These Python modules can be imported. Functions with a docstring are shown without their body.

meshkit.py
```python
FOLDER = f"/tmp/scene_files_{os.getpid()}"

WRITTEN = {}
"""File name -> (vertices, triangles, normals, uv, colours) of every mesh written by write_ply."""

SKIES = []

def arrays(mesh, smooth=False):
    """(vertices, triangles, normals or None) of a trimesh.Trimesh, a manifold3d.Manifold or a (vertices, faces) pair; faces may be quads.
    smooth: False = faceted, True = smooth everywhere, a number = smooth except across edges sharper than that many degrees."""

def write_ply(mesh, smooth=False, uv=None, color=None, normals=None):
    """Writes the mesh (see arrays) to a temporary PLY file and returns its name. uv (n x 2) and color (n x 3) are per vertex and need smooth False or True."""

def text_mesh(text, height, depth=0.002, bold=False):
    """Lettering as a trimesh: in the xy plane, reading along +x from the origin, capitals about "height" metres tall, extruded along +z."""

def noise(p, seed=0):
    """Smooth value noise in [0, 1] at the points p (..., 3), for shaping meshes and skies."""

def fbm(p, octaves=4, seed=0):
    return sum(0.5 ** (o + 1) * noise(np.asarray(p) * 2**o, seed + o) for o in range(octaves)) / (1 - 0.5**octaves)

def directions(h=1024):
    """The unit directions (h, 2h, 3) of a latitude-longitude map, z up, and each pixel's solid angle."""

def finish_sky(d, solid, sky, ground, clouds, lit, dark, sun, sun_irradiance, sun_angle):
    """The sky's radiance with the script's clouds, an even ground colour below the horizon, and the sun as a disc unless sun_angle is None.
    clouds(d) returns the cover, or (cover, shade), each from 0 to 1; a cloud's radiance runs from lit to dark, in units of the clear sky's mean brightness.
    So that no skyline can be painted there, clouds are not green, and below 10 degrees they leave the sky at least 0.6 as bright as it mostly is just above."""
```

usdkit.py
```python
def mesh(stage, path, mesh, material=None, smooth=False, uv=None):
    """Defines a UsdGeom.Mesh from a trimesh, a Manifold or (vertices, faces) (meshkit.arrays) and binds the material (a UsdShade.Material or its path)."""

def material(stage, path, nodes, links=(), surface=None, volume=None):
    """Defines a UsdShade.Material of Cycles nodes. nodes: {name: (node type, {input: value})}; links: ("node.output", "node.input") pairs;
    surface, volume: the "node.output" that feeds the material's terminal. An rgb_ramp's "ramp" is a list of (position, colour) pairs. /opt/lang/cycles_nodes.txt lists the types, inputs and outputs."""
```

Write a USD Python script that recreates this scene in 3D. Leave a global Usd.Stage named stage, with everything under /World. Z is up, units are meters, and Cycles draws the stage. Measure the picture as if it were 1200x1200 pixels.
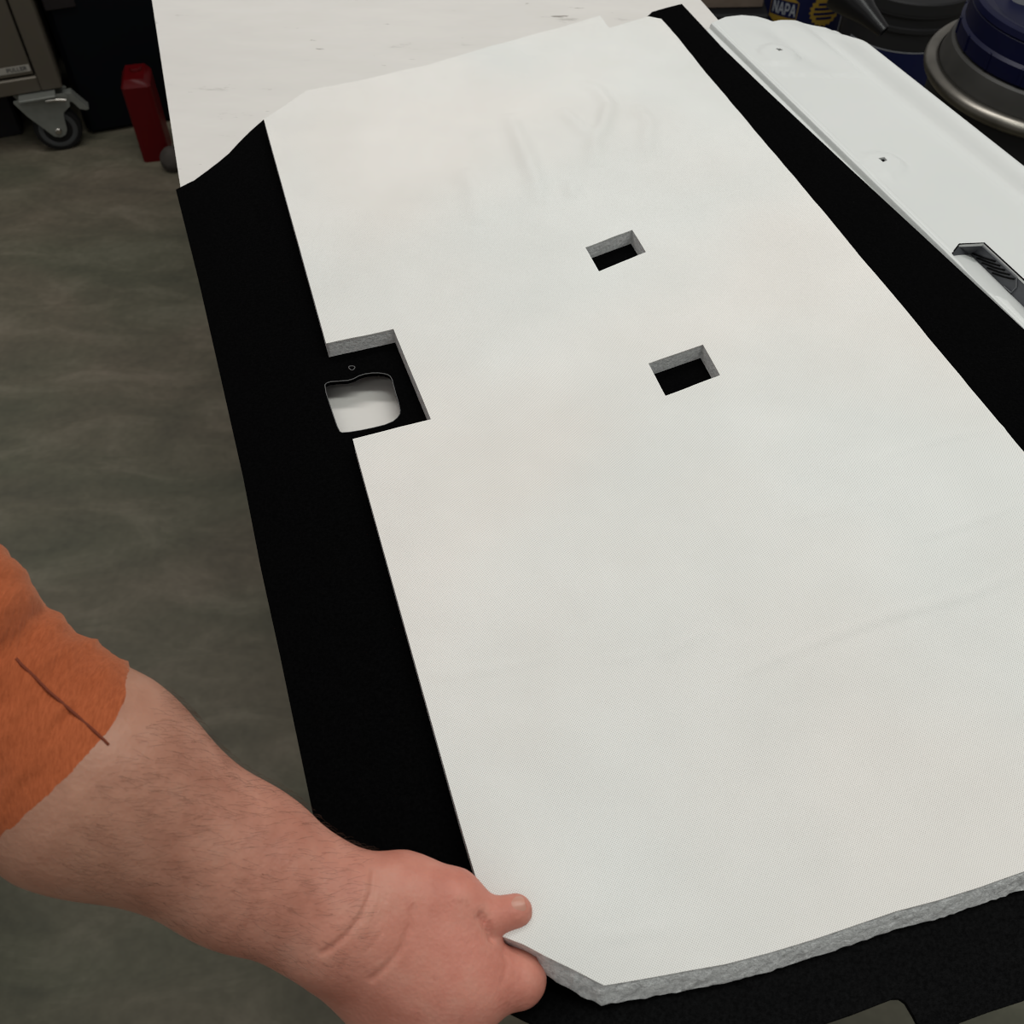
import math, random
import numpy as np, trimesh, shapely, usdkit, meshkit
from shapely.geometry import Polygon, LineString, Point
from scipy.spatial import Delaunay
from pxr import Usd, UsdGeom, UsdLux, UsdShade, Gf, Sdf, Vt

stage = Usd.Stage.CreateInMemory()
UsdGeom.SetStageUpAxis(stage, UsdGeom.Tokens.z); UsdGeom.SetStageMetersPerUnit(stage, 1.0)
UsdGeom.Xform.Define(stage, '/World'); UsdGeom.Scope.Define(stage, '/World/Looks')
random.seed(5); rng = np.random.default_rng(5)

# ------------------------------------------------------------------ camera, lights, exposure
CAM_Z, PITCH, F = 1.53, math.radians(51.0), 1200.0     # focal length in pixels of a 1200 px wide frame
cam = UsdGeom.Camera.Define(stage, '/World/camera')
cam.AddTranslateOp().Set(Gf.Vec3d(0, 0, CAM_Z)); cam.AddRotateXOp().Set(90 - 51.0)
cam.CreateHorizontalApertureAttr(24.0); cam.CreateVerticalApertureAttr(24.0); cam.CreateFocalLengthAttr(24.0)
cam.CreateFStopAttr(10.0); cam.CreateFocusDistanceAttr(0.78); cam.CreateClippingRangeAttr(Gf.Vec2f(0.02, 1000))
cam.CreateExposureAttr(-0.76)

def rect_light(name, loc, w, h, power, rot=(0, 0, 0), col=(1, .972, .945)):
    l = UsdLux.RectLight.Define(stage, '/World/' + name)
    l.AddTranslateOp().Set(Gf.Vec3d(*loc)); l.AddRotateXYZOp().Set(Gf.Vec3f(*rot))
    l.CreateWidthAttr(w); l.CreateHeightAttr(h); l.CreateIntensityAttr(power); l.CreateColorAttr(Gf.Vec3f(*col))
    l.CreateNormalizeAttr(False)
    return l
# fluorescent tubes under a workshop ceiling
rect_light('shop_light', (-0.5, 1.7, 3.0), 2.4, .30, 18.6)
rect_light('shop_light_001', (0.9, 0.5, 3.0), 2.4, .30, 17.0, col=(.965, 1, .955))
rect_light('shop_light_002', (-0.9, -1.2, 3.0), 2.4, .30, 4.5, col=(.965, 1, .955))
dome = UsdLux.DomeLight.Define(stage, '/World/room_bounce'); dome.CreateIntensityAttr(0.145); dome.CreateColorAttr(Gf.Vec3f(1, .985, .96))

# ------------------------------------------------------------------ helpers
def ray(px, py):
    c, d = (px - 600) / F, (py - 600) / F
    return np.array([c, math.cos(PITCH) - d * math.sin(PITCH), -math.sin(PITCH) - d * math.cos(PITCH)])
def P(px, py, z):
    "where the photograph's sight line (px, py) meets the level z"
    r = ray(px, py); t = (z - CAM_Z) / r[2]
    return np.array([0, 0, CAM_Z]) + r * t
def PH(px, py, h):
    "where the sight line meets the surface z = h(x, y)"
    p = P(px, py, .92)
    for _ in range(25):
        p = P(px, py, float(h(p[0], p[1])))
    return p
def cam_depth(v):
    v = np.asarray(v, float) - [0, 0, CAM_Z]
    return v[..., 1] * math.cos(PITCH) - v[..., 2] * math.sin(PITCH)
def to_px(v):
    v = np.asarray(v, float) - [0, 0, CAM_Z]
    t = v[..., 1] * math.cos(PITCH) - v[..., 2] * math.sin(PITCH)
    u = v[..., 1] * math.sin(PITCH) + v[..., 2] * math.cos(PITCH)
    return np.stack([600 + F * v[..., 0] / t, 600 - F * u / t], -1)

used = {}
def free(path):
    if path not in used:
        used[path] = 0; return path
    used[path] += 1
    return f'{path}_{used[path]:03d}'
def tag(p, label=None, cat=None, group=None, kind=None):
    p = p.GetPrim() if hasattr(p, 'GetPrim') else p
    for k, v in (('label', label), ('category', cat), ('group', group), ('kind', kind)):
        if v: p.SetCustomDataByKey(k, v)
    return p
class T:
    "a thing: an Xform at its base; parts are given in world coordinates and stored relative to it"
    def __init__(s, name, label, cat, loc=(0, 0, 0), group=None, kind=None):
        s.path = free('/World/' + name); s.loc = np.array(loc, float)
        x = UsdGeom.Xform.Define(stage, s.path); x.AddTranslateOp().Set(Gf.Vec3d(*map(float, loc)))
        tag(x, label, cat, group, kind); s.prim = x
    def part(s, name, m, mat, smooth=False, parent=None, label=None, kind=None):
        v, f, *n = m if isinstance(m, tuple) else (np.array(m.vertices), np.array(m.faces))
        path = free((parent or s.path) + '/' + name)
        o = usdkit.mesh(stage, path, (np.asarray(v) - s.loc, f), M[mat], smooth)
        if label or kind: tag(o, label, None, None, kind)
        return path

def cat(*ms): return trimesh.util.concatenate(list(ms))
def box(sx, sy, sz, c=(0, 0, 0), rz=0, b=0.0):
    "box with chamfered edges, centred at c"
    if b > 0:
        pts = []
        for i in (-1, 1):
            for j in (-1, 1):
                for k in (-1, 1):
                    for ax in range(3):
                        e = np.array([sx/2 - b, sy/2 - b, sz/2 - b]); e[ax] += b
                        pts.append(e * [i, j, k])
        m = trimesh.convex.convex_hull(np.array(pts))
    else:
        m = trimesh.creation.box([sx, sy, sz])
    if rz: m.apply_transform(trimesh.transformations.rotation_matrix(rz, [0, 0, 1]))
    m.apply_translation(c); return m
def frame(o, ex, ey, ez):
    t = np.eye(4); t[:3, 0], t[:3, 1], t[:3, 2], t[:3, 3] = ex, ey, ez, o; return t
def lathe(prof, c=(0, 0, 0), n=64):
    m = trimesh.creation.revolve(np.array(prof, float), sections=n); m.apply_translation(c)
    return m
def tube(pts, r, n=8):
    pts = np.asarray(pts, float); rs = np.full(len(pts), r) if np.ndim(r) == 0 else np.asarray(r)
    tan = np.gradient(pts, axis=0); tan /= np.linalg.norm(tan, axis=1, keepdims=True)
    up = np.array([0, 0, 1.0]) if abs(tan[0] @ [0, 0, 1]) < .9 else np.array([1.0, 0, 0])
    V, Fc = [], []
    for p, t, rr in zip(pts, tan, rs):
        a = np.cross(t, up); a /= np.linalg.norm(a); b = np.cross(a, t); up = b
        th = np.arange(n) / n * 2 * np.pi
        V.append(p + rr * (np.cos(th)[:, None] * a + np.sin(th)[:, None] * b))
    for i in range(len(pts) - 1):
        for j in range(n):
            k = (j + 1) % n
            Fc += [[i*n + j, (i+1)*n + j, (i+1)*n + k], [i*n + j, (i+1)*n + k, i*n + k]]
    V = np.vstack(V); m0 = len(V); V = np.vstack([V, pts[0], pts[-1]])
    for j in range(n):
        k = (j + 1) % n
        Fc += [[m0, j, k], [m0 + 1, (len(pts)-1)*n + k, (len(pts)-1)*n + j]]
    m = trimesh.Trimesh(V, Fc, process=False); m.fix_normals(); return m
def extrude(poly, h, z=0.0):
    m = trimesh.creation.extrude_polygon(Polygon(poly) if not isinstance(poly, Polygon) else poly, h, engine='earcut')
    m.apply_translation([0, 0, z]); return m
def smooth_poly(pts, n=6):
    "closed Chaikin rounding"
    p = np.asarray(pts, float)
    for _ in range(n):
        q = np.roll(p, -1, 0); p = np.stack([.75*p + .25*q, .25*p + .75*q], 1).reshape(-1, p.shape[1])
    return p

def fill(poly, sp):
    "triangles of a polygon (with holes) on an even grid; returns xy, faces, boundary edges (polygon on the left)"
    rings = []
    poly = shapely.geometry.polygon.orient(poly)
    for r in [poly.exterior, *poly.interiors]:
        c = np.asarray(r.coords)[:-1]; out = []
        for a, b in zip(c, np.roll(c, -1, 0)):
            n = max(1, int(math.ceil(np.linalg.norm(b - a) / (sp * .8))))
            out += [a + (b - a) * i / n for i in range(n)]
        rings.append(np.array(out))
    x0, y0, x1, y1 = poly.bounds
    gx, gy = np.meshgrid(np.arange(x0, x1, sp), np.arange(y0, y1, sp * .866)); gx[1::2] += sp / 2
    g = np.stack([gx.ravel(), gy.ravel()], 1); g += rng.uniform(-.02, .02, g.shape) * sp
    g = g[shapely.contains_xy(poly.buffer(-.5 * sp), g[:, 0], g[:, 1])]
    v = np.vstack(rings + [g]); f = Delaunay(v).simplices
    c = v[f].mean(1); f = f[shapely.contains_xy(poly, c[:, 0], c[:, 1])]
    ar = np.cross(v[f[:, 1]] - v[f[:, 0]], v[f[:, 2]] - v[f[:, 0]]); f[ar < 0] = f[ar < 0][:, ::-1]
    f = f[np.abs(ar) > 1e-12]
    e = np.vstack([f[:, [0, 1]], f[:, [1, 2]], f[:, [2, 0]]])
    key = np.sort(e, 1); _, idx, cnt = np.unique(key, axis=0, return_index=True, return_counts=True)
    return v, f, e[idx[cnt == 1]]
def plate(poly, h, thick, sp, flare=None, rough=0.0, wall_rows=1):
    "a sheet of the given outline whose top follows z = h(x, y)"
    v, f, e = fill(poly, sp)
    z = h(v[:, 0], v[:, 1]); th = thick(v[:, 0], v[:, 1]) if callable(thick) else thick
    top = np.column_stack([v, z])
    nrm = np.zeros_like(v)
    d = v[e[:, 1]] - v[e[:, 0]]; n = np.stack([d[:, 1], -d[:, 0]], 1); n /= np.linalg.norm(n, axis=1, keepdims=True) + 1e-12
    np.add.at(nrm, e[:, 0], n); np.add.at(nrm, e[:, 1], n)
    nrm /= np.linalg.norm(nrm, axis=1, keepdims=True) + 1e-12
    fl = flare(v[:, 0], v[:, 1]) if flare is not None else np.zeros(len(v))
    bot = np.column_stack([v + nrm * fl[:, None], z - th])
    V = [top, bot]; Fc = [f, f[:, ::-1] + len(top)]; base = 2 * len(top)
    rows = []; edge = np.clip(fl / .005, .12, 1) if flare is not None else 1.0
    for k in range(wall_rows + 1):
        w = top * (1 - k / wall_rows) + bot * (k / wall_rows)
        if rough and k > 0:
            w = w + np.column_stack([nrm, np.zeros(len(v))]) * ((meshkit.fbm(np.column_stack([v, np.full(len(v), k * .01)]) * 350, 3, 7) - .35) * rough * 2 * edge * (1 if k < wall_rows else .6))[:, None]
            if k == wall_rows: w[:, 2] += (meshkit.noise(np.column_stack([v, z]) * 260, 3) - .5) * rough * .5 * edge
        rows.append(base); V.append(w); base += len(w)
    for k in range(wall_rows):
        a, b = rows[k], rows[k + 1]
        Fc += [np.stack([e[:, 1] + a, e[:, 0] + a, e[:, 0] + b], 1), np.stack([e[:, 1] + a, e[:, 0] + b, e[:, 1] + b], 1)]
    V, Fc = np.vstack(V), np.vstack(Fc)
    u, inv = np.unique(Fc, return_inverse=True)
    return V[u], inv.reshape(Fc.shape)

def surface_net(sdf, lo, hi, s):
    lo, hi = np.array(lo, float), np.array(hi, float)
    n = np.ceil((hi - lo) / s).astype(int) + 1
    ax = [lo[i] + s * np.arange(n[i]) for i in range(3)]
    cs = 4; nc_ = (n + cs - 1) // cs
    cg = np.stack(np.meshgrid(*[lo[i] + s * (cs * np.arange(nc_[i]) + (cs - 1) / 2) for i in range(3)], indexing='ij'), -1)
    Dc = np.concatenate([sdf(q) for q in np.array_split(cg.reshape(-1, 3), 8)]).reshape(nc_)
    D = np.repeat(np.repeat(np.repeat(Dc, cs, 0), cs, 1), cs, 2)[:n[0], :n[1], :n[2]]
    near = np.repeat(np.repeat(np.repeat(np.abs(Dc) < 10 * s, cs, 0), cs, 1), cs, 2)[:n[0], :n[1], :n[2]]
    ii = np.argwhere(near)
    for q in np.array_split(ii, max(1, len(ii) // 400000)):
        D[tuple(q.T)] = sdf(lo + s * q)
    ins = D < 0; m = n - 1
    acc = np.zeros((*m, 3)); cnt = np.zeros(m)
    corners = [(i, j, k) for i in (0, 1) for j in (0, 1) for k in (0, 1)]
    sl = lambda c: tuple(slice(c[a], c[a] + m[a]) for a in range(3))
    for a in corners:
        for ax_ in range(3):
            if a[ax_]: continue
            b = list(a); b[ax_] = 1; b = tuple(b)
            da, db = D[sl(a)], D[sl(b)]; cr = (da < 0) != (db < 0)
            t = np.where(cr, da / np.where(cr, da - db, 1), 0)
            for q in range(3):
                acc[..., q] += np.where(cr, a[q] + (t if q == ax_ else 0), 0)
            cnt += cr
    act = cnt > 0; idx = np.full(m, -1); idx[act] = np.arange(act.sum())
    V = lo + s * (np.argwhere(act) + acc[act] / cnt[act][:, None]); Fq = []
    for ax_ in range(3):
        u, w = (ax_ + 1) % 3, (ax_ + 2) % 3
        A = [slice(0, n[q]) for q in range(3)]; B = list(A); A[ax_] = slice(0, n[ax_] - 1); B[ax_] = slice(1, n[ax_])
        sa, sb = ins[tuple(A)], ins[tuple(B)]
        for flip, mask in ((False, sa & ~sb), (True, ~sa & sb)):
            c = np.argwhere(mask); c = c[(c[:, u] > 0) & (c[:, w] > 0) & (c[:, u] < m[u]) & (c[:, w] < m[w])]
            def at(du, dw):
                q = c.copy(); q[:, u] += du; q[:, w] += dw; return idx[q[:, 0], q[:, 1], q[:, 2]]
            q = np.stack([at(-1, -1), at(0, -1), at(0, 0), at(-1, 0)], 1)
            Fq.append(q[:, ::-1] if flip else q)
    q = np.vstack(Fq); q = q[(q >= 0).all(1)]
    return V, np.vstack([q[:, [0, 1, 2]], q[:, [0, 2, 3]]])
def relax(v, f, n):
    w = np.array(trimesh.smoothing.filter_taubin(trimesh.Trimesh(v, f, process=False), iterations=n).vertices)
    bad = np.linalg.norm(w - v, axis=1) > .0025; w[bad] = v[bad]; return w
def vnormals(v, f): return meshkit.arrays((v, f), True)[2]
def cone(p, a, b, ra, rb, flat=None, k=1.0):
    "distance to a tapered capsule; thinned to k along the direction flat"
    ab = b - a; t = np.clip(((p - a) @ ab) / (ab @ ab), 0, 1)
    q = p - a - t[:, None] * ab; r = ra + (rb - ra) * t
    if flat is not None:
        q = q + ((q @ flat) * (1 / k - 1))[:, None] * flat
    return np.linalg.norm(q, axis=1) - r
def smin(a, b, k):
    h = np.clip(.5 + .5 * (b - a) / k, 0, 1); return b * (1 - h) + a * h - k * h * (1 - h)

# ------------------------------------------------------------------ materials
M = {}
def mat(name, nodes, links=(), surface='p.BSDF'):
    M[name] = usdkit.material(stage, '/World/Looks/' + name, nodes, links, surface=surface)
def plain(name, col, rough=.5, metal=0., spec=.5, bump=0., bscale=300., var=0., vscale=8., coat=0.):
    nodes = {'g': ('geometry', {}), 'p': ('principled_bsdf', {'base_color': col, 'roughness': rough, 'metallic': metal, 'specular_ior_level': spec, 'coat_weight': coat})}
    links = []
    if var:
        nodes['n'] = ('noise_texture', {'scale': vscale, 'detail': 5.})
        nodes['r'] = ('rgb_ramp', {'ramp': [(.3, tuple(c * (1 - var) for c in col)), (.7, tuple(min(1, c * (1 + var)) for c in col))]})
        links += [('g.position', 'n.vector'), ('n.fac', 'r.fac'), ('r.color', 'p.base_color')]
    if bump:
        nodes['bn'] = ('noise_texture', {'scale': bscale, 'detail': 3.}); nodes['b'] = ('bump', {'strength': bump, 'distance': .002})
        links += [('g.position', 'bn.vector'), ('bn.fac', 'b.height'), ('b.normal', 'p.normal')]
    mat(name, nodes, links)

# concrete: olive grey, mottled, faintly streaked, with pale scuffs
mat('concrete', {
    'g': ('geometry', {}), 'm': ('mapping', {'scale': (1., 2.2, 1.)}),
    'n1': ('noise_texture', {'scale': 5.0, 'detail': 6., 'roughness': .62, 'distortion': .6}),
    'n2': ('noise_texture', {'scale': 1.6, 'detail': 3., 'distortion': .4}),
    'n3': ('noise_texture', {'scale': 60., 'detail': 4.}),
    'r1': ('rgb_ramp', {'ramp': [(.28, (.092, .088, .066)), (.5, (.128, .120, .088)), (.72, (.184, .169, .130))]}),
    'r2': ('rgb_ramp', {'ramp': [(.35, (.86, .90, .84)), (.65, (1.14, 1.04, 1.02))]}),
    'r3': ('rgb_ramp', {'ramp': [(.3, (.9, .9, .9)), (.7, (1.08, 1.08, 1.08))]}),
    'x': ('mix_color', {'blend_type': 'multiply', 'fac': 1., 'use_clamp': False}), 'x2': ('mix_color', {'blend_type': 'multiply', 'fac': 1., 'use_clamp': False}),
    'b': ('bump', {'strength': .25, 'distance': .003}),
    'p': ('principled_bsdf', {'roughness': .62, 'specular_ior_level': .35})},
    [('g.position', 'm.vector'), ('m.vector', 'n1.vector'), ('m.vector', 'n2.vector'), ('g.position', 'n3.vector'), ('n1.fac', 'r1.fac'), ('n2.fac', 'r2.fac'), ('n3.fac', 'r3.fac'),
     ('r1.color', 'x.a'), ('r2.color', 'x.b'), ('x.result', 'x2.a'), ('r3.color', 'x2.b'), ('x2.result', 'p.base_color'), ('n3.fac', 'b.height'), ('b.normal', 'p.normal')])
# table top: worn white plastic with scuffs
mat('table_white', {
    'g': ('geometry', {}), 'm': ('mapping', {'scale': (9., 24., 1.), 'rotation': (0, 0, .2)}), 'm2': ('mapping', {'scale': (22., 90., 1.), 'rotation': (0, 0, .2)}),
    'n1': ('noise_texture', {'scale': 1., 'detail': 6., 'roughness': .7}), 'n2': ('noise_texture', {'scale': 1., 'detail': 4., 'roughness': .6}), 'n3': ('noise_texture', {'scale': 3., 'detail': 3.}),
    'r1': ('rgb_ramp', {'ramp': [(.27, (.48, .46, .43)), (.37, (.670, .650, .618)), (.7, (.705, .685, .652))]}),
    'r2': ('rgb_ramp', {'ramp': [(.265, (.45, .43, .41)), (.315, (1., 1., 1.))]}),
    'r3': ('rgb_ramp', {'ramp': [(.35, (.95, .95, .95)), (.65, (1., 1., 1.))]}),
    'x': ('mix_color', {'blend_type': 'multiply', 'fac': 1.}), 'x2': ('mix_color', {'blend_type': 'multiply', 'fac': 1.}),
    'b': ('bump', {'strength': .15, 'distance': .002}),
    'p': ('principled_bsdf', {'roughness': .55, 'specular_ior_level': .35})},
    [('g.position', 'm.vector'), ('g.position', 'm2.vector'), ('m.vector', 'n1.vector'), ('m2.vector', 'n2.vector'), ('g.position', 'n3.vector'),
     ('n1.fac', 'r1.fac'), ('n2.fac', 'r2.fac'), ('n3.fac', 'r3.fac'), ('r1.color', 'x.a'), ('r2.color', 'x.b'), ('x.result', 'x2.a'), ('r3.color', 'x2.b'), ('x2.result', 'p.base_color'), ('n1.fac', 'b.height'), ('b.normal', 'p.normal')])
# scrim: white nonwoven with a fine staggered dot emboss; axes of the sheet are turned by 16.9 degrees
PITCH_MM = 2 * math.pi / .00165
mat('scrim', {
    'g': ('geometry', {}), 'm': ('mapping', {'rotation': (0, 0, math.radians(-16.9)), 'scale': (PITCH_MM, PITCH_MM, 1.)}),
    's': ('separate_xyz', {}), 'sx': ('math', {'math_type': 'sine'}), 'sy': ('math', {'math_type': 'sine'}), 'k': ('math', {'math_type': 'multiply'}),
    'rd': ('rgb_ramp', {'ramp': [(.0, (1., 1., 1.)), (.25, (1., 1., 1.)), (.6, (.70, .70, .69)), (1., (.60, .60, .59))]}),
    'n1': ('noise_texture', {'scale': 9., 'detail': 4., 'roughness': .55}), 'n2': ('noise_texture', {'scale': 3.2, 'detail': 2.}), 'n3': ('noise_texture', {'scale': 45., 'detail': 4.}),
    'r1': ('rgb_ramp', {'ramp': [(.3, (.765, .752, .73)), (.7, (.82, .806, .785))]}),
    'r2': ('rgb_ramp', {'ramp': [(.38, (.96, .985, .98)), (.62, (1., .985, .965))]}),
    'x': ('mix_color', {'blend_type': 'multiply', 'fac': 1.}), 'x2': ('mix_color', {'blend_type': 'multiply', 'fac': 1.}),
    'b': ('bump', {'strength': .22, 'distance': .004}),
    'p': ('principled_bsdf', {'roughness': .85, 'specular_ior_level': .2})},
    [('g.position', 'm.vector'), ('m.vector', 's.vector'), ('s.x', 'sx.value1'), ('s.y', 'sy.value1'), ('sx.value', 'k.value1'), ('sy.value', 'k.value2'), ('k.value', 'rd.fac'),
     ('g.position', 'n1.vector'), ('g.position', 'n2.vector'), ('g.position', 'n3.vector'), ('n1.fac', 'r1.fac'), ('n2.fac', 'r2.fac'), ('r1.color', 'x.a'), ('r2.color', 'x.b'), ('x.result', 'x2.a'), ('rd.color', 'x2.b'),
     ('x2.result', 'p.base_color'), ('n1.fac', 'b.height'), ('b.normal', 'p.normal')])
mat('batting', {
    'g': ('geometry', {}), 'n': ('noise_texture', {'scale': 380., 'detail': 5., 'roughness': .7}), 'r': ('rgb_ramp', {'ramp': [(.3, (.56, .57, .57)), (.58, (.82, .83, .82)), (.75, (.92, .92, .92))]}),
    'b': ('bump', {'strength': .8, 'distance': .003}), 'p': ('principled_bsdf', {'roughness': 1., 'specular_ior_level': .1})},
    [('g.position', 'n.vector'), ('n.fac', 'r.fac'), ('r.color', 'p.base_color'), ('n.fac', 'b.height'), ('b.normal', 'p.normal')])
# felt: dense black, greyer and dustier on the moulded front flange
mat('felt', {
    'g': ('geometry', {}), 'm': ('mapping', {'rotation': (0, 0, math.radians(163.1))}), 's': ('separate_xyz', {}), 'mr': ('map_range', {'from_min': -.135, 'from_max': -.110, 'to_min': 0., 'to_max': 1., 'clamp': True}),
    'n': ('noise_texture', {'scale': 420., 'detail': 4., 'roughness': .7}), 'n2': ('noise_texture', {'scale': 14., 'detail': 4.}),
    'r': ('rgb_ramp', {'ramp': [(.35, (.0010, .0010, .0011)), (.75, (.0030, .0030, .0032))]}),
    'rf': ('rgb_ramp', {'ramp': [(.35, (.0045, .0045, .0047)), (.75, (.0120, .0120, .0125))]}),
    'x': ('mix_color', {'blend_type': 'mix'}),
    'b': ('bump', {'strength': .6, 'distance': .002}), 'p': ('principled_bsdf', {'roughness': 1., 'specular_ior_level': .02})},
    [('g.position', 'n.vector'), ('n.fac', 'r.fac'), ('n.fac', 'rf.fac'), ('g.position', 'm.vector'), ('m.vector', 's.vector'), ('s.y', 'mr.value'), ('mr.result', 'x.fac'), ('r.color', 'x.a'), ('rf.color', 'x.b'), ('x.result', 'p.base_color'), ('n.fac', 'b.height'), ('b.normal', 'p.normal')])
plain('felt_edge', (.12, .12, .12), .9, spec=.2)
plain('trim_white', (.665, .68, .665), .42, spec=.4, var=.025, vscale=5.)
plain('dark_plastic', (.075, .078, .088), .5, spec=.4, var=.1, vscale=30)
plain('grey_line', (.13, .135, .145), .5)
plain('black', (.006, .006, .007), .6, spec=.25)
plain('black_gloss', (.006, .006, .007), .28, spec=.5)
plain('bucket_black', (.016, .016, .017), .55, spec=.3)
plain('bin_navy', (.0012, .0022, .0038), .7, spec=.12)
plain('bin_grey', (.016, .013, .013), .7, spec=.2)
plain('label_blue', (.004, .007, .045), .5, spec=.3)
plain('pail_blue', (.0012, .0024, .026), .42, spec=.3, var=.2, vscale=12)
plain('yellow', (.30, .19, .02), .6)
plain('logo_white', (.32, .34, .37), .6)
plain('white_edge', (.25, .26, .28), .6)
plain('steel', (.26, .245, .215), .36, metal=1., var=.25, vscale=14)
plain('drum_grey', (.035, .034, .031), .5, metal=0., spec=.4, var=.15, vscale=20)
plain('cart_paint', (.115, .10, .078), .38, metal=.35, spec=.4, var=.10, vscale=3)
plain('gap_black', (.003, .003, .003), .9, spec=.1)
plain('tape', (.30, .285, .25), .6)
plain('ink', (.05, .05, .05), .7)
plain('zinc', (.20, .21, .19), .5, metal=.35, spec=.5, var=.1, vscale=40)
plain('rubber', (.007, .007, .007), .7, spec=.25)
plain('wheel_grey', (.045, .048, .05), .55)
plain('chrome', (.5, .48, .44), .3, metal=1.)
plain('red_paint', (.085, .0008, .002), .42, spec=.22, var=.08, vscale=14)
plain('block_grey', (.055, .048, .042), .8, spec=.2, var=.2, vscale=40)
plain('wood', (.15, .115, .09), .75, spec=.2, var=.15, vscale=20)
plain('leg_grey', (.18, .18, .18), .5, metal=.5)
mat('skin', {
    'g': ('geometry', {}), 's': ('separate_xyz', {}), 'mr': ('map_range', {'from_min': -.20, 'from_max': -.02, 'to_min': 0., 'to_max': 1., 'clamp': True}),
    'n1': ('noise_texture', {'scale': 38., 'detail': 5., 'roughness': .6}), 'n2': ('noise_texture', {'scale': 260., 'detail': 4.}), 'n3': ('noise_texture', {'scale': 120., 'detail': 2.}),
    'ra': ('rgb_ramp', {'ramp': [(.3, (.350, .162, .104)), (.55, (.425, .212, .140)), (.75, (.460, .245, .170))]}),
    'rh': ('rgb_ramp', {'ramp': [(.3, (.500, .172, .122)), (.55, (.590, .228, .168)), (.75, (.610, .280, .208))]}),
    'rf': ('rgb_ramp', {'ramp': [(.24, (.62, .5, .45)), (.34, (1., 1., 1.))]}),
    'mx': ('mix_color', {'blend_type': 'mix'}), 'x': ('mix_color', {'blend_type': 'multiply', 'fac': .25}),
    'v': ('voronoi_texture', {'scale': 420.}), 'b': ('bump', {'strength': .16, 'distance': .0010}), 'b2': ('bump', {'strength': .18, 'distance': .002}),
    'p': ('principled_bsdf', {'roughness': .52, 'specular_ior_level': .35, 'subsurface_weight': .12, 'subsurface_scale': .004, 'subsurface_radius': (1., .35, .2)})},
    [('g.position', 's.vector'), ('s.x', 'mr.value'), ('g.position', 'n1.vector'), ('g.position', 'n2.vector'), ('g.position', 'n3.vector'), ('n1.fac', 'ra.fac'), ('n1.fac', 'rh.fac'), ('n3.fac', 'rf.fac'),
     ('mr.result', 'mx.fac'), ('ra.color', 'mx.a'), ('rh.color', 'mx.b'), ('mx.result', 'x.a'), ('rf.color', 'x.b'), ('x.result', 'p.base_color'),
     ('g.position', 'v.vector'), ('v.distance', 'b.height'), ('n2.fac', 'b2.height'), ('b.normal', 'b2.normal'), ('b2.normal', 'p.normal')])
plain('nail', (.56, .27, .20), .35, spec=.5)
plain('hair', (.075, .035, .020), .6, spec=.3)
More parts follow.
